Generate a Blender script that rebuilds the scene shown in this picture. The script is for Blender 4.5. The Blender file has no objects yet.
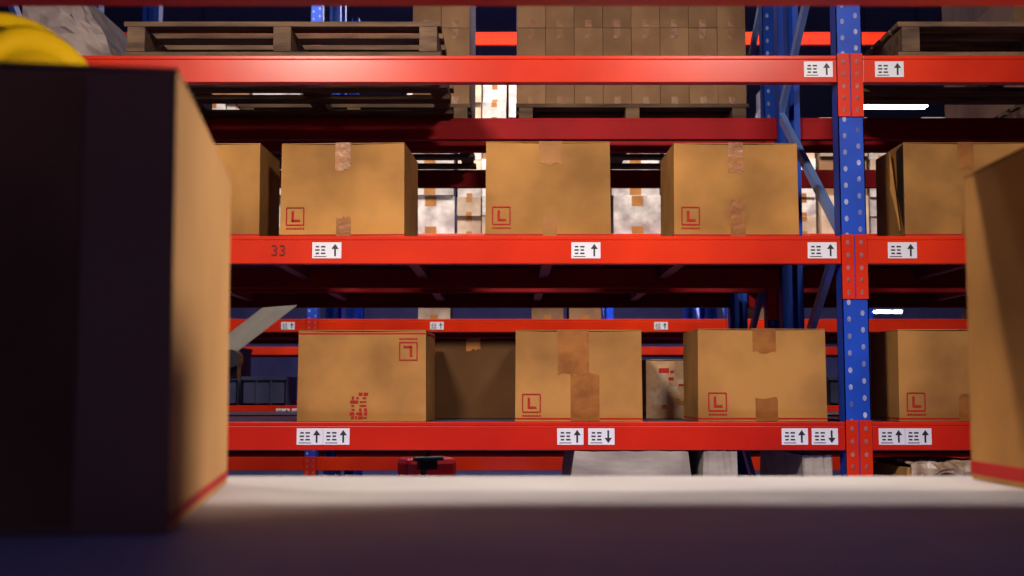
import bpy, bmesh, math, random
from mathutils import Vector, Matrix
random.seed(7)
scn = bpy.context.scene
COL = scn.collection
try:
    scn.view_settings.view_transform = 'Standard'
except Exception:
    pass

# ------------------------------------------------------------ materials
def mat(name, c1, c2=None, rough=0.6, metal=0.0, scale=6.0, bump=0.0, stretch=(1,1,1), bscale=60.0,
        emit=None, estr=0.0, rnd=0.0, coat=0.0, detail=4.0, alpha=1.0, spec=0.5):
    m = bpy.data.materials.new(name); m.use_nodes = True
    nt = m.node_tree; b = nt.nodes['Principled BSDF']
    b.inputs['Roughness'].default_value = rough
    b.inputs['Metallic'].default_value = metal
    b.inputs['Coat Weight'].default_value = coat
    b.inputs['Alpha'].default_value = alpha
    b.inputs['Specular IOR Level'].default_value = spec
    if c2 is None: c2 = tuple(x*0.85 for x in c1)
    tc = nt.nodes.new('ShaderNodeTexCoord')
    mp = nt.nodes.new('ShaderNodeMapping'); mp.inputs['Scale'].default_value = stretch
    nt.links.new(tc.outputs['Object'], mp.inputs['Vector'])
    vec = mp.outputs['Vector']
    if rnd > 0:   # different pattern on every copy
        oi0 = nt.nodes.new('ShaderNodeObjectInfo'); ml = nt.nodes.new('ShaderNodeMath'); ml.operation='MULTIPLY'
        ml.inputs[1].default_value = 37.0
        nt.links.new(oi0.outputs['Random'], ml.inputs[0])
        va = nt.nodes.new('ShaderNodeVectorMath'); va.operation='ADD'
        nt.links.new(vec, va.inputs[0]); nt.links.new(ml.outputs[0], va.inputs[1]); vec = va.outputs[0]
    nz = nt.nodes.new('ShaderNodeTexNoise'); nz.inputs['Scale'].default_value = scale
    nz.inputs['Detail'].default_value = detail
    nt.links.new(vec, nz.inputs['Vector'])
    rp = nt.nodes.new('ShaderNodeValToRGB')
    rp.color_ramp.elements[0].position = 0.35; rp.color_ramp.elements[1].position = 0.65
    rp.color_ramp.elements[0].color = (*c2, 1); rp.color_ramp.elements[1].color = (*c1, 1)
    nt.links.new(nz.outputs['Fac'], rp.inputs['Fac'])
    out = rp.outputs['Color']
    if rnd > 0:
        oi = nt.nodes.new('ShaderNodeObjectInfo')
        mr = nt.nodes.new('ShaderNodeMapRange')
        mr.inputs['To Min'].default_value = 1-rnd; mr.inputs['To Max'].default_value = 1+rnd*0.5
        nt.links.new(oi.outputs['Random'], mr.inputs['Value'])
        hs = nt.nodes.new('ShaderNodeHueSaturation')
        nt.links.new(mr.outputs['Result'], hs.inputs['Value'])
        nt.links.new(out, hs.inputs['Color']); out = hs.outputs['Color']
    nt.links.new(out, b.inputs['Base Color'])
    if bump > 0:
        n2 = nt.nodes.new('ShaderNodeTexNoise'); n2.inputs['Scale'].default_value = bscale
        nt.links.new(mp.outputs['Vector'], n2.inputs['Vector'])
        bp = nt.nodes.new('ShaderNodeBump'); bp.inputs['Strength'].default_value = bump
        bp.inputs['Distance'].default_value = 0.01
        nt.links.new(n2.outputs['Fac'], bp.inputs['Height'])
        nt.links.new(bp.outputs['Normal'], b.inputs['Normal'])
    if emit:
        b.inputs['Emission Color'].default_value = (*emit, 1)
        b.inputs['Emission Strength'].default_value = estr
    return m

M_CARD = mat('cardboard', (0.52,0.25,0.066), (0.27,0.125,0.034), 0.8, scale=2.8, bump=0.4, bscale=8, rnd=0.12, spec=0.2)  # darker blotches stand in for patchy shadows on the boxes
M_CARDSH = mat('cardboard_shaded', (0.12,0.052,0.02), (0.08,0.036,0.014), 0.9, scale=4, spec=0.2)  # darker brown copy, shade of the set-back box put into its colour
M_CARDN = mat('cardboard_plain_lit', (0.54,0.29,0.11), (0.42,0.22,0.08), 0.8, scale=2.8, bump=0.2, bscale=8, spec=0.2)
M_GAPSHADE = mat('gap_shade', (0.03,0.016,0.010), rough=0.9)
M_CARD2 = mat('cardboard_plain', (0.33,0.18,0.09), (0.25,0.13,0.065), 0.7, scale=8, rnd=0.25, spec=0.2)
M_CREAM = mat('cream_board', (0.66,0.50,0.37), (0.38,0.27,0.19), 0.6, scale=6, rnd=0.4)
M_PALEBOX = mat('pale_board', (0.78,0.72,0.68), (0.34,0.29,0.29), 0.35, scale=7, rnd=0.35, bump=0.8, bscale=9)
M_PRINT = mat('printed_tan', (0.50,0.30,0.16), (0.36,0.21,0.11), 0.7, scale=30)
M_TAPE = mat('packing_tape', (0.34,0.125,0.024), (0.23,0.08,0.016), 0.36, scale=14, bump=0.25, bscale=30, spec=0.35)
M_TAPE2 = mat('amber_packing_tape', (0.38,0.16,0.040), (0.29,0.12,0.030), 0.5, scale=14, spec=0.25)
M_REDINK = mat('red_ink', (0.42,0.015,0.015), rough=0.7, spec=0.2)
M_RED = mat('orange_red_steel', (0.74,0.036,0.005), (0.52,0.020,0.005), 0.26, scale=1.6, coat=0.05, spec=0.25)
M_RED_DIM = mat('red_steel_dimmed', (0.60,0.020,0.006), (0.44,0.012,0.006), 0.32, scale=1.6, spec=0.22)  # dimmer beam red, light falloff at the low level put into the colour
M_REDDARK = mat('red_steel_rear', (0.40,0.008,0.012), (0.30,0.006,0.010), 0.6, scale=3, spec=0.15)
M_CROSS = mat('cross_bar_steel', (0.36,0.05,0.09), rough=0.4)
M_BLUE = mat('blue_steel', (0.012,0.075,0.56), (0.010,0.055,0.40), 0.45, scale=5, spec=0.22)
M_BRACE = mat('light_blue_steel', (0.22,0.36,0.85), (0.16,0.28,0.70), 0.4, scale=5)
M_HOLE = mat('slot_bright', (0.50,0.51,0.75), (0.03,0.05,0.25), rough=0.6, scale=7, spec=0.2)
M_HOLER = mat('slot_pink', (0.50,0.20,0.20), (0.16,0.015,0.015), rough=0.6, scale=20, spec=0.2)
M_INK = mat('faded_ink', (0.22,0.014,0.010), rough=0.8)
M_DECK = mat('deck_panel_dark', (0.10,0.09,0.20), (0.06,0.055,0.14), 0.4, scale=3, bump=0.1, spec=0.5)
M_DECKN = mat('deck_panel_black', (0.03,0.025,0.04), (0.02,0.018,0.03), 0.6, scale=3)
M_SHELF = mat('pale_shelf_board', (0.56,0.54,0.54), (0.46,0.44,0.46), 0.6, scale=4, bump=0.08, bscale=30)
M_WHITE = mat('label_white', (0.80,0.80,0.86), (0.72,0.72,0.80), 0.5)
M_BLACK = mat('label_black', (0.012,0.012,0.014), rough=0.5)
M_WOOD = mat('pallet_wood', (0.22,0.125,0.068), (0.075,0.04,0.024), 0.8, scale=4, stretch=(1,6,6), bump=0.3, rnd=0.25)
M_YEL = mat('helmet_yellow', (1.0,0.62,0.008), (0.95,0.55,0.008), 0.15, coat=0.9)
M_BLUEP = mat('blue_strap', (0.05,0.12,0.4), rough=0.5)
M_GREY = mat('grey_plastic', (0.38,0.36,0.33), (0.28,0.265,0.25), 0.5)
M_DKMET = mat('dark_metal', (0.02,0.022,0.03), rough=0.4, metal=0.3)
M_CONC = mat('concrete', (0.12,0.125,0.20), (0.09,0.09,0.15), 0.45, scale=1.5, bump=0.1)
M_WALL = mat('hall_wall', (0.20,0.18,0.36), (0.13,0.12,0.26), 0.8, scale=1)
M_CEIL = mat('hall_ceiling', (0.06,0.06,0.11), rough=0.8)
M_FILM = mat('stretch_film', (0.40,0.35,0.29), (0.25,0.21,0.18), 0.5, scale=4, bump=0.6, bscale=8, stretch=(1,1,3))
M_CLEAR = mat('crumpled_film', (0.50,0.40,0.32), (0.26,0.15,0.08), 0.2, scale=18, bump=0.6, bscale=20)
M_CRATE = mat('blue_grey_crate', (0.07,0.08,0.17), (0.03,0.04,0.09), 0.5, rnd=0.5)
M_TUBE = mat('lamp_tube', (0.9,0.95,1), rough=0.5, emit=(0.85,0.93,1.0), estr=14)
M_TRUCK = mat('truck_red', (0.5,0.02,0.03), rough=0.35, coat=0.4)
M_BAG = mat('grey_bag_film', (0.34,0.27,0.25), (0.20,0.15,0.15), 0.8, scale=9, bump=0.6, bscale=14)

# ------------------------------------------------------------ helpers
def bx(bm, c, s, mi=0, rot=None):
    r = bmesh.ops.create_cube(bm, size=1.0)
    vs = r['verts']
    M = Matrix.Diagonal((s[0], s[1], s[2], 1))
    if rot is not None: M = rot.to_4x4() @ M
    M = Matrix.Translation(c) @ M
    bmesh.ops.transform(bm, matrix=M, verts=vs)
    fs = set()
    for v in vs:
        for f in v.link_faces: fs.add(f)
    for f in fs: f.material_index = mi
    return vs

def cyl(bm, c, r, h, axis='Z', mi=0, seg=20, sz=1.0):
    res = bmesh.ops.create_cone(bm, cap_ends=True, segments=seg, radius1=r, radius2=r, depth=h)
    M = Matrix.Translation(c) @ Matrix.Diagonal((1,1,sz,1))
    if axis == 'X': M = M @ Matrix.Rotation(math.pi/2, 4, 'Y')
    if axis == 'Y': M = M @ Matrix.Rotation(math.pi/2, 4, 'X')
    bmesh.ops.transform(bm, matrix=M, verts=res['verts'])
    fs = set()
    for v in res['verts']:
        for f in v.link_faces: fs.add(f)
    for f in fs: f.material_index = mi

def mesh(bm, name, mats, smooth=False):
    me = bpy.data.meshes.new(name)
    bmesh.ops.recalc_face_normals(bm, faces=bm.faces[:])
    bm.to_mesh(me); bm.free()
    for m in mats: me.materials.append(m)
    if smooth:
        for p in me.polygons: p.use_smooth = True
    return me

def obj(name, data, parent=None, loc=(0,0,0), rot=(0,0,0), bevel=0.0, **props):
    o = bpy.data.objects.new(name, data)
    COL.objects.link(o)
    o.location = loc; o.rotation_euler = rot
    if parent: o.parent = parent
    if bevel > 0:
        md = o.modifiers.new('bevel', 'BEVEL'); md.width = bevel; md.segments = 2
        md.limit_method = 'ANGLE'
    for k, v in props.items(): o[k] = v
    return o

def boxobj(name, c, s, m, parent=None, bevel=0.0, rot=(0,0,0), **props):
    bm = bmesh.new(); bx(bm, (0,0,0), s)
    return obj(name, mesh(bm, name, [m]), parent, c, rot, bevel, **props)

def empty(name, loc, rot=(0,0,0), **props):
    o = obj(name, None, None, loc, rot, **props)
    o.empty_display_size = 0.1
    return o

def textmesh(body, size, m, bold=0.0, thick=0.0004):
    cu = bpy.data.curves.new('txt', 'FONT'); cu.body = body; cu.size = size
    cu.align_x = 'CENTER'; cu.align_y = 'CENTER'; cu.offset = bold; cu.extrude = thick
    t = bpy.data.objects.new('txt', cu); COL.objects.link(t)
    dg = bpy.context.evaluated_depsgraph_get()
    me = bpy.data.meshes.new_from_object(t.evaluated_get(dg))
    bpy.data.objects.remove(t); bpy.data.curves.remove(cu)
    me.transform(Matrix.Rotation(math.pi/2, 4, 'X'))
    me.materials.clear(); me.materials.append(m)
    return me

# ------------------------------------------------------------ printed marks
def mark_mesh(ch):
    bm = bmesh.new()
    bx(bm,(-0.010,0,0.0),(0.009,0.0008,0.042)); bx(bm,(0.003,0,-0.0168),(0.032,0.0008,0.0085))
    s = 0.068; t = 0.0042
    bx(bm, (0,0, s/2), (s, 0.0008, t)); bx(bm, (0,0,-s/2), (s, 0.0008, t))
    bx(bm, (-s/2,0,0), (t, 0.0008, s)); bx(bm, (s/2,0,0), (t, 0.0008, s))
    for i in range(7):
        bx(bm, (-0.034+0.0105*i+0.003, 0, -s/2-0.014), (0.0075, 0.0008, 0.006))
    if ch == 'T':   # printed on a box that stands upside down
        bmesh.ops.rotate(bm, cent=(0,0,0), matrix=Matrix.Rotation(math.pi,3,'Y'), verts=bm.verts[:])
    return mesh(bm, 'mark_'+ch, [M_REDINK])
MK = {'L': mark_mesh('L'), 'T': mark_mesh('T')}
def stamp_mesh():
    bm = bmesh.new()
    random.seed(3)
    for r in range(7):
        for c in range(4):
            if random.random() < 0.8:
                bx(bm, (-0.024+0.016*c+random.uniform(-.003,.003), 0, -0.045+0.015*r), (random.uniform(0.007,0.018), 0.0008, random.choice([0.006,0.011])))
    return mesh(bm, 'stamp', [M_REDINK])
STAMP = stamp_mesh()

# ------------------------------------------------------------ cartons
TR = random.Random(21)
def carton(xc, yf, z, w=0.49, d=0.38, h=0.375, yaw=0.0, marks=(), tapes=((0,0.03,0.11,0.08),), label='', group=None,
           center=None, lean=0.0, tapemat=None, stripe=0.007, bodymat=None, stripe_front=True, stripe_z=None):
    tm_ = tapemat or M_TAPE; bmt = bodymat or M_CARD
    if center: e = empty('cardboard_box', (center[0], center[1], z), (0,0,math.radians(yaw)))
    else: e = empty('cardboard_box', (xc, yf + d/2, z), (0,0,math.radians(yaw)))
    e['label'] = label; e['category'] = 'cardboard box'
    if group: e['group'] = group
    bm = bmesh.new()
    vs = bx(bm, (0,0,h/2-0.002), (w,d,h-0.004))
    bmesh.ops.subdivide_edges(bm, edges=bm.edges[:], cuts=5, use_grid_fill=True)
    for v in bm.verts:
        tz = max(0, v.co.z/h)
        v.co.x *= 1-0.010*tz*(abs(v.co.y)/(d/2))
        v.co.x += lean*tz
        if v.co.z > h*0.9: v.co.z -= 0.003*math.cos(v.co.x/w*math.pi)
    if stripe:
        t = 0.0015; zz=stripe_z if stripe_z else 0.0065+stripe/2
        if stripe_front: bx(bm, (0,-d/2,zz),(w+0.002,t,stripe),1)
        bx(bm,(0,d/2,zz),(w+0.002,t,stripe),1)
        bx(bm, (-w/2,0,zz),(t,d,stripe),1); bx(bm,(w/2,0,zz),(t,d,stripe),1)
    obj('body', mesh(bm,'carton_body',[bmt,M_REDINK]), e, bevel=0.003)
    for sx in (-1,1):
        boxobj('flap', (sx*(w/4)+lean,0,h-0.0015), (w/2-0.004,d-0.004,0.003), bmt, e)
    for (tx,hw,top,bot) in tapes:
        if top>0:
            bm = bmesh.new(); T=0.0008; xa,xb=tx+lean-hw,tx+lean+hw; n=6
            cols=[]
            for k in range(n+1):
                x=xa+(xb-xa)*k/n; j1=TR.uniform(-0.007,0.007); j2=TR.uniform(-0.007,0.007)
                prof=[(-d/2-T,h-top+j1),(-d/2-T,h+T),(d/2+T,h+T),(d/2+T,h-top+j2)]
                cols.append([bm.verts.new((x,p[0],p[1])) for p in prof])
            fs=[]
            for k in range(n):
                for i in range(3): fs.append(bm.faces.new((cols[k][i],cols[k+1][i],cols[k+1][i+1],cols[k][i+1])))
            bmesh.ops.recalc_face_normals(bm,faces=fs)
            bmesh.ops.solidify(bm,geom=fs,thickness=-0.0006)
            obj('tape', mesh(bm,'tape',[tm_]), e)
        if bot>0:
            bm=bmesh.new(); n=6; hw2=hw*0.95; cols=[]
            for k in range(n+1):
                x=-hw2+2*hw2*k/n
                cols.append((bm.verts.new((x,0,0)),bm.verts.new((x,0,bot+TR.uniform(-0.007,0.007)))))
            fs=[bm.faces.new((cols[k][0],cols[k+1][0],cols[k+1][1],cols[k][1])) for k in range(n)]
            bmesh.ops.recalc_face_normals(bm,faces=fs)
            bmesh.ops.solidify(bm,geom=fs,thickness=0.0006)
            obj('tape',mesh(bm,'tape',[tm_]),e,(tx*0.9+0.006,-d/2-0.0018,0.001))
    for (ch,mx,mz) in marks:
        obj('printed_mark', STAMP if ch=='S' else MK[ch], e, (mx,-d/2-0.0026,mz),
            label={'L':'red printed square with the letter L','T':'upside-down red printed square with the letter L','S':'red stamped block print'}[ch])
    return e

DM = 2.100
DL = 1.387
G1 = 'cardboard boxes on the middle rack level'; G2 = 'cardboard boxes on the lower rack level'
carton(-1.228,4.64,DM,h=0.372,yaw=-0.5,group=G1,label='brown cardboard box ending a row on the red beam')
carton(-0.654,4.65,DM,d=0.42,yaw=-2.8,marks=(('L',-0.185,0.085),),group=G1,label='slightly turned brown cardboard box with dark tape and red L')
carton(0.141,4.64,DM,h=0.378,marks=(('L',-0.183,0.085),),tapes=((0.01,0.045,0.09,0),(0,0.028,0,0.085)),tapemat=M_TAPE2,group=G1,label='brown cardboard box with amber tape and red L mark')
carton(0.875,4.65,DM,marks=(('L',-0.180,0.085),),tapes=((0.0,0.03,0.12,0.15),),group=G1,yaw=0.8,label='brown cardboard box with long brown tape beside the blue upright')
b4 = carton(1.777,4.64,DM,w=0.49,d=0.36,marks=(),group=G1,label='brown cardboard box with a torn open side seam')
bm = bmesh.new()
v = [bm.verts.new(c) for c in ((-0.2462,-0.179,0.368),(-0.2462,-0.100,0.355),(-0.2468,-0.105,0.18),(-0.2472,-0.172,0.03))]
f = bm.faces.new(v); bmesh.ops.solidify(bm, geom=[f], thickness=0.001)
obj('torn_gap_shade', mesh(bm,'gap',[M_GAPSHADE]), b4, label='dark sheet for the shade inside the torn seam')  # dark sheet on the closed side paints the shade of the opening
bm = bmesh.new()
v = [bm.verts.new(c) for c in ((-0.248,-0.02,0.362),(-0.270,-0.100,0.350),(-0.275,-0.105,0.20),(-0.252,-0.150,0.03),(-0.248,-0.06,0.10))]
f = bm.faces.new(v); bmesh.ops.triangulate(bm, faces=[f]); bmesh.ops.solidify(bm, geom=bm.faces[:], thickness=0.003)
obj('flap', mesh(bm,'tornflap',[M_CARD]), b4, label='torn cardboard edge bent outwards')

carton(-0.575,4.65,DL,w=0.50,d=0.36,h=0.352,yaw=-1.8,marks=(('T',0.180,0.270),('S',-0.01,0.06)),tapes=(),group=G2,stripe_z=0.338,label='upside-down brown cardboard box with red L mark and red stamp')
carton(-0.135,5.12,DL,w=0.39,d=0.40,h=0.34,tapes=((-0.03,0.03,0.05,0),),group=G2,label='dark shaded cardboard box set back between two boxes',stripe=0,bodymat=M_CARDSH)
carton(0.262,4.64,DL,d=0.38,h=0.352,yaw=-1.6,marks=(('L',-0.182,0.070),),tapes=((-0.02,0.06,0.17,0),(0.02,0.058,0,0.18)),group=G2,label='brown cardboard box with wide overlapping tape and red L mark')
carton(0.967,4.66,DL,w=0.50,d=0.37,h=0.358,yaw=0.6,marks=(('L',-0.175,0.075),),tapes=((0.01,0.045,0.09,0.09),),group=G2,label='brown cardboard box with shiny tape strip and red L mark')
carton(1.738,4.65,DL,d=0.38,h=0.355,yaw=0,marks=(('L',-0.18,0.075),),tapes=((0.02,0.04,0.0,0.10),),group=G2,label='brown cardboard box with red L next to the blue upright')
e = carton(0.655,5.10,DL,w=0.19,d=0.24,h=0.25,yaw=3,tapes=(),group=G2,label='small cardboard carton with pale and red printed front',stripe=0,bodymat=M_PRINT)
bm = bmesh.new(); rr=random.Random(5)
bx(bm,(0.0,-0.1205,0.12),(0.175,0.0008,0.20),3)
for i in range(34):
    bx(bm,(rr.uniform(-0.07,0.07),-0.121-0.00002*i,rr.uniform(0.035,0.205)),(rr.uniform(0.010,0.045),0.0008,rr.uniform(0.006,0.030)),rr.choice([0,0,0,1,2,3]))
obj('printed_panel', mesh(bm,'panel',[M_CREAM,M_REDINK,M_TAPE2,M_PRINT]), e)

# ------------------------------------------------------------ racks
def sticker_mesh(up=True,W=0.112):
    bm = bmesh.new()
    bx(bm,(0,0,0),(W,0.0008,0.062),0)
    y=-0.0008
    for r in range(3):
        for c in range(2):
            bx(bm,(-W/2+0.020+c*0.022,y,0.014-r*0.013),(0.017 if (r+c)%2 else 0.013,0.0008,0.006),1)
    bx(bm,(-W/2+0.031,y,-0.024),(0.046,0.0008,0.003),1)
    s = 1 if up else -1; ax=W/2-0.024
    bx(bm,(ax,y,-0.006*s),(0.007,0.0008,0.034),1)
    vs=[bm.verts.new((ax+dx,y-0.0004,dz*s)) for dx,dz in ((-0.014,0.005),(0.014,0.005),(0,0.025))]
    f=bm.faces.new(vs); f.material_index=1
    return mesh(bm,'sticker',[M_WHITE,M_BLACK])
ST = {(k,n): sticker_mesh(bool(k),0.100 if n else 0.112) for k in (0,1) for n in (0,1)}

def upright_mesh(H, holes=True):
    bm = bmesh.new(); w=0.10; d=0.085; t=0.004
    bx(bm,(0,t/2,H/2),(w,t,H)); 
    for s in (-1,1):
        bx(bm,(s*(w/2-t/2),d/2,H/2),(t,d,H))
        bx(bm,(s*(w/2-0.014),d-t/2,H/2),(0.028,t,H))
    bx(bm,(0,d/2,0.005),(0.14,0.14,0.010))
    if holes:
        n=int((H-0.1)/0.065)
        for i in range(n):
            z=0.1+0.065*i
            for s in (-1,1):
                cyl(bm,(s*0.026,-0.0006,z+0.012*s),0.0078,0.001,'Y',1,10,1.45)
    return mesh(bm,'upright',[M_BLUE,M_HOLE])

def connector_mesh():
    bm = bmesh.new()
    bx(bm,(0,0,0),(0.047,0.004,0.25),0)
    for i in range(5):
        cyl(bm,(0,-0.0024,-0.10+0.048*i),0.007,0.001,'Y',1,10,1.5)
    return mesh(bm,'connector',[M_RED,M_HOLER])
CONN = connector_mesh()

def beam_mesh(L, m):
    bm = bmesh.new()
    bx(bm,(0,0.02,-0.008),(L,0.045,0.092)); bx(bm,(0,0.012,0.046),(L,0.028,0.016))
    return mesh(bm,'beam',[m])

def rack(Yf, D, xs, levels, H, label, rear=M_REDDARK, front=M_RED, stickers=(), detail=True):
    e = empty('pallet_rack', (xs[0], Yf, 0), label=label, category='storage rack')
    ux = upright_mesh(H, detail)
    for x in xs:
        obj('upright', ux, e, (x-xs[0],0,0))
        obj('upright', ux, e, (x-xs[0],D,0), (0,0,math.pi))
        step=0.70; i=0; z=1.5+0.62-3*step
        while z+step < H:
            if z>0.02:
                y1,y2 = (0.05,D-0.05) if i%2==1 else (D-0.05,0.05)
                L=math.hypot(D-0.1,step); a=math.atan2(step,(y2-y1))
                bm=bmesh.new(); bx(bm,(0,0,0),(0.025,L,0.045))
                obj('brace', mesh(bm,'brace',[M_BRACE]), e, (x-xs[0]-0.035,D/2,z+step/2),(a,0,0))
            i+=1; z+=step
    for i in range(len(xs)-1):
        L=xs[i+1]-xs[i]-0.10; xc=(xs[i]+xs[i+1])/2-xs[0]
        for (z,deck) in levels:
            fm = M_RED_DIM if (z<1.4 and front is M_RED and Yf<6) else front
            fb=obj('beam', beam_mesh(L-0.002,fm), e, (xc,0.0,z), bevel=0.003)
            if detail:
                for s in (-1,1):
                    obj('connector', CONN, fb, (s*(L/2+0.024),-0.0045,-0.065))
                for (sx,lz,kind) in stickers:
                    if abs(lz-z)<0.01 and xs[i]<sx<xs[i+1]:
                        obj('label_sticker', ST[(kind,1 if (z<1.34 and Yf<6) else 0)], fb, (sx-xs[0]-xc,-0.0035,-0.002), label='white label with black arrow '+('up' if kind else 'down'))
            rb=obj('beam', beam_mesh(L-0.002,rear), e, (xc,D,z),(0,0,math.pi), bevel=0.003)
            if deck:
                boxobj('deck_panel',(xc,D/2,z+0.045),(L,D-0.07,0.014),M_DECK,e)
                n=6
                for k in range(1,n):
                    boxobj('cross_bar',(xc-L/2+L*k/n,D/2,z+0.012),(0.045,D-0.09,0.050),M_CROSS,e)
    return e

Z1,Z2,Z3 = 1.333,2.046,2.758
stk = [(1.197,Z3,1),(1.474,Z3,1),
       (-0.714,Z2,1),(0.285,Z2,1),(1.196,Z2,1),(1.505,Z2,1),
       (-0.769,Z1,1),(-0.668,Z1,1),(0.222,Z1,1),(0.340,Z1,0),(1.076,Z1,1),(1.190,Z1,0),(1.445,Z1,1),(1.546,Z1,1)]
XS=(-2.15,1.32,4.79)
r1=rack(4.6,1.1,XS,[(Z1,True),(Z2,True),(Z3,False)],4.4,'tall warehouse rack with orange-red beams and slotted blue uprights',stickers=stk)
t33=textmesh('33',0.060,M_INK,0.0,0.0008)
fb=[c for c in r1.children if c.name.startswith('beam') and abs(c.location.z-Z2)<0.01 and abs(c.location.y)<0.01 and c.location.x<2.5][0]
o=obj('handwritten_number', t33, fb, (-0.90+2.15-fb.location.x,-0.0055,-0.004), label='number 33 written on the beam')
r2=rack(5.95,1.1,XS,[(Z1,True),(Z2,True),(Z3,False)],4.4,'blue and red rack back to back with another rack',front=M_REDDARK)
XS3=(-5.12,-1.65,1.82,5.29)
stk3=[(-1.85,2.046,1),(-0.62,2.046,1),(1.23,2.046,1),(-1.88,1.335,1),(-1.75,1.335,1),(0.7,1.335,1)]
r3=rack(9.9,1.1,XS3,[(0.914,False),(1.335,True),(2.046,True),(2.758,True),(4.47,False)],5.4,'warehouse rack with orange beams holding pale cartons and crates',stickers=stk3)
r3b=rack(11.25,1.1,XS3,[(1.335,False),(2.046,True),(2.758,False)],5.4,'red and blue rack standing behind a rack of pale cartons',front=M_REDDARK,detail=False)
r4=rack(16.0,1.1,(-9.1,-5.63,-2.16,1.31,4.78),[(1.335,True),(2.046,True),(2.9,True)],5.0,'empty warehouse rack with dark red beams near the hall end',front=M_RED,detail=False)

nr=empty('pallet_rack',(-1.75,0.64,0),label='warehouse rack bay with a pale board shelf and red beams',category='storage rack')
ux=upright_mesh(3.0,True)
for x in (0,3.5):
    obj('upright',ux,nr,(x,0,0)); obj('upright',ux,nr,(x,1.10,0),(0,0,math.pi))
for (z) in (1.319,2.125):
    for (y,rz) in ((0,0),(1.10,math.pi)):
        fb=obj('beam',beam_mesh(3.398,M_RED_DIM),nr,(1.75,y,z),(0,0,rz),bevel=0.003)
        for s in (-1,1): obj('connector',CONN,fb,(s*1.724,-0.0045,-0.065))
boxobj('shelf_board',(1.75,0.55,1.3765),(3.39,1.09,0.007),M_SHELF,nr)
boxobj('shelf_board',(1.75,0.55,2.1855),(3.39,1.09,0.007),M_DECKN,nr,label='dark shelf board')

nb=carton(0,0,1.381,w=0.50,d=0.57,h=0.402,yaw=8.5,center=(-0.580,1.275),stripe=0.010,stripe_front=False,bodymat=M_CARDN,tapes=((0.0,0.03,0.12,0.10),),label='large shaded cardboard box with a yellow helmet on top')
boxobj('side_panel',(-0.03,-0.2868,0.200),(0.40,0.0022,0.385),M_CARD,nb,label='overlapping outer cardboard panel with a vertical fold')
carton(0,0,1.381,w=0.55,d=0.57,h=0.422,yaw=-0.5,center=(0.908,1.388),stripe=0.018,label='large cardboard box standing on the pale shelf board')

# hard hat
def hat():
    e=empty('hard_hat',(-0.616,1.42,1.7855),(0,0,math.radians(62)),label='yellow ridged safety helmet resting on a cardboard box',category='helmet')
    bm=bmesh.new(); N=144; R=40; rows=[]
    for j in range(R+1):
        t=j/R*math.pi/2; row=[]
        for i in range(N):
            a=2*math.pi*i/N
            x=0.128*math.cos(a)*math.cos(t)**0.9 if j<R else 0; y=0.106*math.sin(a)*math.cos(t)**0.9 if j<R else 0
            z=0.132*math.sin(t)
            k=0
            for yc in (-0.064,-0.032,0.0,0.032,0.064): k+=math.exp(-((y-yc)/0.0075)**4)
            f=1+0.13*k*min(1,math.sin(t)*2)
            row.append(bm.verts.new((x*(1+0.8*(f-1)),y*(1+0.8*(f-1)),0.018+z*f)))
        rows.append(row)
    for j in range(R):
        for i in range(N):
            bm.faces.new((rows[j][i],rows[j][(i+1)%N],rows[j+1][(i+1)%N],rows[j+1][i]))
    bmesh.ops.remove_doubles(bm,verts=bm.verts[:],dist=0.0003)
    obj('shell',mesh(bm,'shell',[M_YEL],True),e)
    bm=bmesh.new(); r1=[];r2=[];r3=[];r4=[]
    for i in range(N):
        a=2*math.pi*i/N
        ext=0.012+0.045*max(0,math.cos(a))**2
        cx,cy=math.cos(a),math.sin(a)
        for (lst,ex,z) in ((r1,-0.004,0.022),(r2,ext,0.012),(r3,ext,0.007),(r4,-0.004,0.015)):
            lst.append(bm.verts.new(((0.128+ex)*cx,(0.106+ex)*cy,z)))
    L=[r1,r2,r3,r4]
    for q in range(4):
        A,B=L[q],L[(q+1)%4]
        for i in range(N): bm.faces.new((A[i],A[(i+1)%N],B[(i+1)%N],B[i]))
    obj('brim',mesh(bm,'brim',[M_YEL],True),e)
    bm=bmesh.new()
    bmesh.ops.create_cone(bm,cap_ends=False,segments=40,radius1=0.1,radius2=0.1,depth=0.022)
    for v in bm.verts: v.co.x*=1.1; v.co.y*=0.88; v.co.z+=0.012
    obj('headband',mesh(bm,'band',[M_BLUEP],True),e,label='blue headband')
hat()

# ------------------------------------------------------------ pallets
def pallet(x,y,z,w=1.2,d=1.0,label='worn wooden pallet lying on the rack beams'):
    e=empty('pallet',(x,y+d/2,z),label=label,category='pallet'); e['group']='wooden pallets on the racks'
    bm=bmesh.new()
    for i in range(7):
        yy=-d/2+0.05+(d-0.1)*i/6; bx(bm,(0,yy,0.132),(w,0.095,0.02))
    obj('top_boards',mesh(bm,'top',[M_WOOD]),e,bevel=0.002)
    for s in (-1,0,1):
        boxobj('stringer',(s*(w/2-0.05),0,0.071),(0.07,d,0.100),M_WOOD,e,bevel=0.002)
    bm=bmesh.new()
    for yy in (-d/2+0.05,-0.2,0,0.2,d/2-0.05): bx(bm,(0,yy,0.0105),(w,0.095,0.02))
    obj('bottom_boards',mesh(bm,'bot',[M_WOOD]),e,bevel=0.002)
    return e
PZ=Z3+0.055
pallet(-0.905,4.62,PZ,w=1.25,d=1.07)
pallet(2.12,4.62,PZ,w=1.2,d=0.80)
pallet(-0.80,5.97,PZ,w=1.18,d=1.06)
pallet(0.61,5.97,PZ,w=1.18,d=1.06)
pallet(3.15,5.97,PZ,w=1.18,d=1.06)

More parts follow.
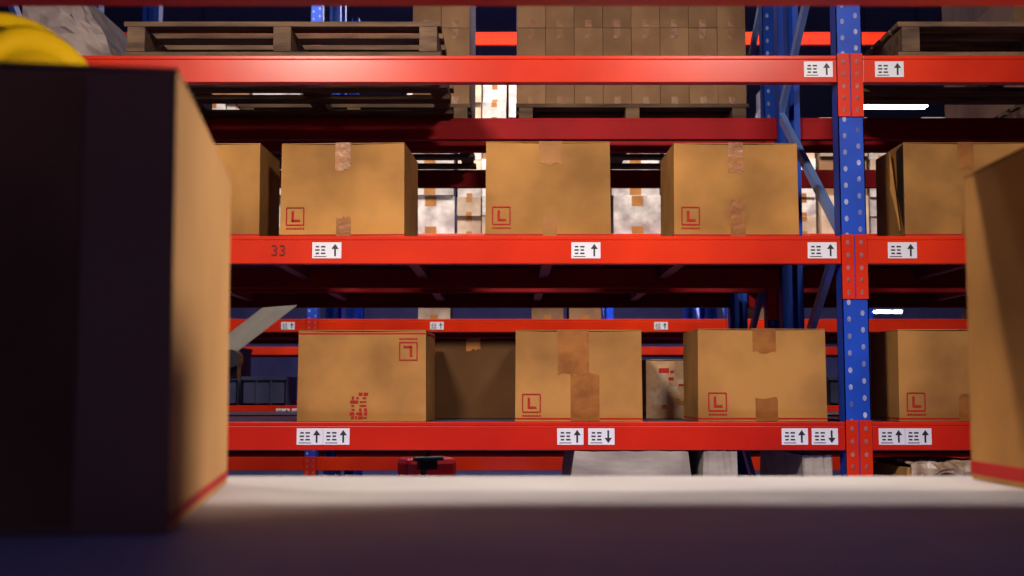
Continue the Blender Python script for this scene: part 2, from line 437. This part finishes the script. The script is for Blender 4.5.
def small_box_mesh(w,d,h,m,tape=True,tm=None):
    bm=bmesh.new(); bx(bm,(0,0,h/2),(w,d,h))
    if tape:
        bx(bm,(0,-d/2-0.0006,h*0.86),(w*0.24,0.001,h*0.26),1)
        bx(bm,(0,-d/2-0.0006,h*0.11),(w*0.24,0.001,h*0.2),1)
    return mesh(bm,'small_carton',[m,tm or M_TAPE2])
SB=small_box_mesh(0.1440,1.0,0.1985,M_CARD2,True,M_TAPE)
for X0 in (-0.80,0.61,3.15):
    for c in range(8):
        if X0<0 and c<6: continue
        for r in range(5):
            obj('carton',SB,None,(X0-0.511+0.146*c,6.50+random.uniform(-0.003,0.003),PZ+0.1425+0.2000*r),bevel=0.003,
                label='narrow brown carton in a tight stack on a wooden pallet',category='carton',group='cartons stacked on pallets')
def wrapped(name,x,y,z,w,d,h,m,label,cat,seed=1,amp=0.02,taper=0.0):
    bm=bmesh.new(); bx(bm,(0,0,h/2),(w,d,h))
    bmesh.ops.subdivide_edges(bm,edges=bm.edges[:],cuts=9,use_grid_fill=True)
    rr=random.Random(seed)
    for v in bm.verts:
        if v.co.z>0.01:
            v.co+=Vector((rr.uniform(-amp,amp),rr.uniform(-amp,amp),rr.uniform(-amp,0)))
        if taper and v.co.x>0: v.co.x*=1-taper*max(0,v.co.z/h)
    return obj(name,mesh(bm,name,[m],False),None,(x,y,z),label=label,category=cat)
wrapped('wrapped_bundle',-1.76,5.05,PZ,0.38,0.8,0.27,M_BAG,'dull grey plastic-wrapped bundle beside a wooden pallet','bundle',3,0.010,0.75)

# ------------------------------------------------------------ goods on third row
SBs=[small_box_mesh(0.40,0.55,0.33,m) for m in (M_CREAM,M_PALEBOX,M_CARD2)]
SBs2=[small_box_mesh(0.27,0.5,0.24,m) for m in (M_CREAM,M_PALEBOX,M_CARD2)]
SBs3=[small_box_mesh(0.20,0.4,0.16,m) for m in (M_CREAM,M_PALEBOX,M_CARD2)]
x=-3.3
while x<4.9:
    if min(abs(x-u) for u in XS3)>0.27:
        mm=random.choice([0,1,1,0,1])
        if random.random()<0.45:
            for cx in (-0.105,0.105):
                for r in range(random.choice([5,6,8])):
                    m3=random.choice([0,1,1,1,2])
                    obj('carton',SBs3[m3],None,(x+cx,10.20+random.uniform(-0.03,0.03),2.813+0.1615*r),(0,0,random.uniform(-0.02,0.02)),bevel=0.003,
                        label='small pale or brown carton in a rack stack',category='carton',group='small cartons stacked on the rack')
        else:
            for r in range(4 if x<2.0 else 3):
                if random.random()<0.5: mm=random.choice([0,1,1,2])
                if r==3: mm=1
                obj('carton',SBs[mm],None,(x+random.uniform(-.01,.01),10.25+random.uniform(-0.04,0.04),2.813+0.332*r),(0,0,random.uniform(-0.02,0.02)),bevel=0.004,
                    label=['cream carton on a rack shelf','pale film-wrapped carton on a rack shelf','brown carton on a rack shelf'][mm],category='carton',group='cartons stacked high on the rack')
    x+=0.435
def crate_mesh():
    bm=bmesh.new()
    bx(bm,(0,0,0.01),(0.36,0.5,0.02))
    for s in (-1,1):
        bx(bm,(s*0.175,0,0.12),(0.012,0.5,0.24)); bx(bm,(0,s*0.244,0.12),(0.36,0.012,0.24)); bx(bm,(0,s*0.252,0.225),(0.38,0.012,0.03))
        bx(bm,(s*0.06,-0.252,0.11),(0.012,0.01,0.2))
    return mesh(bm,'crate',[M_CRATE])
CR=crate_mesh()
for x in (-2.85,-2.45,-2.05,-1.2,-0.8,0.9,1.3,2.4,2.8,3.2):
    for r in range(2 if x<-2.2 else 1):
        obj('storage_crate',CR,None,(x,10.2,1.388+0.242*r),label='blue-grey plastic storage crate on a rack shelf',category='crate',group='crates on the rack shelf')
x=-2.9
while x<4.5:
    if min(abs(x-u) for u in XS3)>0.2 and random.random()<0.25:
        mm=random.choice([0,2,2])
        obj('carton',SBs2[mm],None,(x,10.4,2.1),bevel=0.004,label='small carton standing on a rack shelf',category='carton',group='cartons on the rack shelf')
    x+=0.32

def floor_load(x,y,w,d,h,m,label,seed,tp=0.03):
    e=empty('wrapped_pallet_load',(x,y,0),label=label,category='pallet load')
    bm=bmesh.new()
    for i in range(5): bx(bm,(0,-d/2+0.05+(d-0.1)*i/4,0.12),(w,0.09,0.02))
    for s in (-1,0,1): bx(bm,(s*max(0,w/2-0.05),0,0.06),(min(0.08,w*0.3),d,0.10))
    obj('pallet_base',mesh(bm,'pb',[M_WOOD]),e)
    bm=bmesh.new(); hh=h-0.132
    bx(bm,(0,0,hh/2),(w-0.02,d-0.02,hh))
    bmesh.ops.subdivide_edges(bm,edges=bm.edges[:],cuts=10,use_grid_fill=True)
    rr=random.Random(seed)
    for v in bm.verts:
        if v.co.z>0.01: v.co+=Vector((rr.uniform(-.004,.004),rr.uniform(-.004,.004),rr.uniform(-.004,0)))
        q=v.co.z/hh
        v.co.x*=1-tp*q
        if q>0.95 and abs(v.co.x)>w*0.40: v.co.x*=0.94
    obj('wrapped_goods',mesh(bm,'wg',[m],False),e,(0,0,0.132),bevel=0.0)
floor_load(0.455,4.99,0.50,0.8,1.277,M_FILM,'grey-beige stretch-wrapped pallet load under the lowest rack beam',1,0.05)
floor_load(0.79,4.99,0.16,0.8,1.277,M_FILM,'narrow grey-beige stretch-wrapped load on a pallet',2)
floor_load(1.17,5.03,0.14,0.8,1.26,M_FILM,'narrow grey-beige stretch-wrapped load on a pallet',4)
floor_load(1.72,4.99,0.50,0.8,1.215,M_CARD,'brown carton load on a pallet with loose film',5)
bm=bmesh.new(); rr=random.Random(12); nx,ny=22,12; g=[]
for i in range(nx+1):
    col=[]
    for j in range(ny+1):
        s=j/ny*0.30
        fall=0.060+0.035*math.sin(i*0.7)
        if s<0.20: y,z=0.20-s,0.006
        else: y,z=-0.012,0.006-(s-0.20)/0.10*fall
        n=rr.uniform(0,0.014)
        col.append(bm.verts.new((-0.21+0.42*i/nx+rr.uniform(-.004,.004), y-(n if s>=0.20 else 0), z+(n*1.4 if s<0.20 else 0))))
    g.append(col)
for i in range(nx):
    for j in range(ny): bm.faces.new((g[i][j],g[i+1][j],g[i+1][j+1],g[i][j+1]))
obj('plastic_film',mesh(bm,'film',[M_CLEAR]),None,(1.72,4.592,1.217),label='crumpled clear plastic film draped over a carton load',category='plastic film')

e=empty('pallet_truck',(-0.56,8.1,0),(0,0,0.4),label='red and black electric pallet truck parked in the aisle',category='pallet truck')
bm=bmesh.new(); bx(bm,(0,0,0.52),(0.50,0.34,0.80)); bx(bm,(0,0.03,0.99),(0.36,0.24,0.15))
obj('body',mesh(bm,'tb',[M_TRUCK]),e,bevel=0.04)
bm=bmesh.new(); bx(bm,(-0.09,-0.18,1.0),(0.03,0.03,0.32),0,Matrix.Rotation(0.5,3,'X')); cyl(bm,(-0.09,-0.26,1.07),0.016,0.20,'X'); bx(bm,(-0.09,-0.24,1.04),(0.12,0.06,0.08))
obj('tiller_handle',mesh(bm,'th',[M_DKMET]),e)
for s in (-1,1):
    boxobj('fork',(s*0.17,0.75,0.12),(0.15,1.15,0.05),M_DKMET,e,bevel=0.008)
    bm=bmesh.new(); cyl(bm,(0,0,0),0.09,0.06,'X'); obj('wheel',mesh(bm,'w',[M_DKMET]),e,(s*0.15,0,0.092))
    bm=bmesh.new(); cyl(bm,(0,0,0),0.04,0.07,'X'); obj('wheel',mesh(bm,'w',[M_DKMET]),e,(s*0.17,1.2,0.055))

# tilted grey panel on a stand in the aisle
O=Vector((-0.765,3.08,0))
e=empty('document_stand',tuple(O),label='grey tilted panel on a dark metal floor stand',category='stand')
bm=bmesh.new(); cyl(bm,(0,0,0.012),0.20,0.024,seg=32); cyl(bm,(0,0,0.765),0.026,1.49)
obj('post',mesh(bm,'post',[M_DKMET]),e)
A=Vector((-0.5375,3.0,1.7175)); AB=Vector((-0.13,0.2,0.007)); AD=Vector((-0.1675,0,-0.132))*1.65
bm=bmesh.new(); vs=[bm.verts.new(p-O) for p in (A,A+AB,A+AB+AD,A+AD)]
f=bm.faces.new(vs); bmesh.ops.solidify(bm,geom=[f],thickness=0.008)
obj('panel',mesh(bm,'panel',[M_GREY]),e,label='warm grey flat panel')
bm=bmesh.new(); cyl(bm,(0,0,0),0.022,0.05,'Y'); bx(bm,(-0.02,0.03,-0.025),(0.06,0.04,0.05))
obj('hinge',mesh(bm,'h',[M_DKMET]),e,(0.072,-0.10,1.582),label='dark hinge knob')

def lamp(x,y,z,L,ceil=7.0):
    e=empty('ceiling_lamp',(x,y,z),label='bright white tube lamp hanging from the ceiling',category='lamp')
    boxobj('housing',(0,0,0.05),(L+0.06,0.18,0.05),M_WHITE,e,bevel=0.006)
    for s in (-1,1):
        bm=bmesh.new(); cyl(bm,(0,s*0.045,0),0.024,L,'X'); obj('tube',mesh(bm,'tube',[M_TUBE]),e)
        boxobj('rod',(s*L*0.4,0,(ceil-z+0.075)/2),(0.01,0.01,ceil-z-0.075),M_DKMET,e)
lamp(4.52,14.0,4.88,0.78); lamp(9.4,30.0,3.5,0.7)
lamp(-4.0,14.0,4.88,0.78)

# ------------------------------------------------------------ hall
def plane_box(name,c,s,m): 
    boxobj(name,c,s,m,None,kind='structure')
plane_box('floor',(0,12,-0.05),(30,44,0.1),M_CONC)
plane_box('ceiling',(0,12,7.05),(30,44,0.1),M_CEIL)
plane_box('wall_back',(0,34.05,3.5),(30,0.1,7.0),M_WALL)
plane_box('wall_left',(-15.05,12,3.5),(0.1,44,7.0),M_WALL)
plane_box('wall_right',(15.05,12,3.5),(0.1,44,7.0),M_WALL)

# ------------------------------------------------------------ lights
def area(name,loc,target,sx,sy,power,col,spread=180):
    l=bpy.data.lights.new(name,'AREA'); l.shape='RECTANGLE'; l.size=sx; l.size_y=sy; l.energy=power; l.color=col
    l.spread=math.radians(spread)
    o=bpy.data.objects.new(name,l); COL.objects.link(o); o.location=loc
    d=Vector(target)-Vector(loc); o.rotation_euler=d.to_track_quat('-Z','Y').to_euler()
    return o
area('light_aisle',(0.0,3.9,5.5),(0.0,1.6,1.4),3.0,0.35,19,(1.0,0.87,0.78),60)
area('light_front',(-1.5,0.3,4.4),(-0.1,4.9,2.0),0.6,0.2,40,(1.0,0.88,0.74),75)
area('light_front_two',(1.6,0.3,4.5),(0.4,4.9,2.0),0.6,0.2,22,(1.0,0.88,0.76),75)
area('fill_low',(1.50,2.10,2.03),(-0.50,1.38,1.80),0.20,0.08,4.6,(1.0,0.87,0.74),60)  # added lamp out of view, brightens the helmet and left box side
area('fill_side',(-1.7,2.7,4.6),(0.63,1.6,1.6),0.15,0.15,8,(1.0,0.84,0.68),50)  # added lamp out of view, aimed at the right near box
area('light_second',(0.5,8.4,5.6),(0.5,9.9,2.5),6,0.6,200,(1.0,0.89,0.80),120)
area('light_third',(0,14.5,5.8),(0,20,1),8,0.6,500,(0.66,0.66,1.0),120)
area('light_fourth',(0,13.0,5.8),(0,11,1),8,0.6,220,(0.66,0.66,1.0),120)
area('fill_under_shelf',(0.1,0.80,2.10),(0.1,0.90,1.38),1.6,0.05,0.17,(0.26,0.30,1.0),120)  # added blue fill that tints the near shelf, no strip lamp hangs here
area('fill_rack_blue',(0.2,3.4,0.5),(0.2,5.3,2.05),3.0,0.3,4.5,(0.42,0.38,1.0),110)  # added violet fill from below for the deck undersides

w=bpy.data.worlds.new('world'); scn.world=w; w.use_nodes=True
w.node_tree.nodes['Background'].inputs[0].default_value=(0.18,0.18,0.95,1)
w.node_tree.nodes['Background'].inputs[1].default_value=0.17

cd=bpy.data.cameras.new('camera'); cam=bpy.data.objects.new('camera',cd); COL.objects.link(cam)
cam.location=(0,0,1.5); cam.rotation_euler=(math.radians(90+4.95),0,0)
cd.sensor_width=36; cd.lens=36*1200/1024; cd.clip_start=0.05; cd.clip_end=200
cd.dof.use_dof=True; cd.dof.focus_distance=4.65; cd.dof.aperture_fstop=4.5
scn.camera=cam
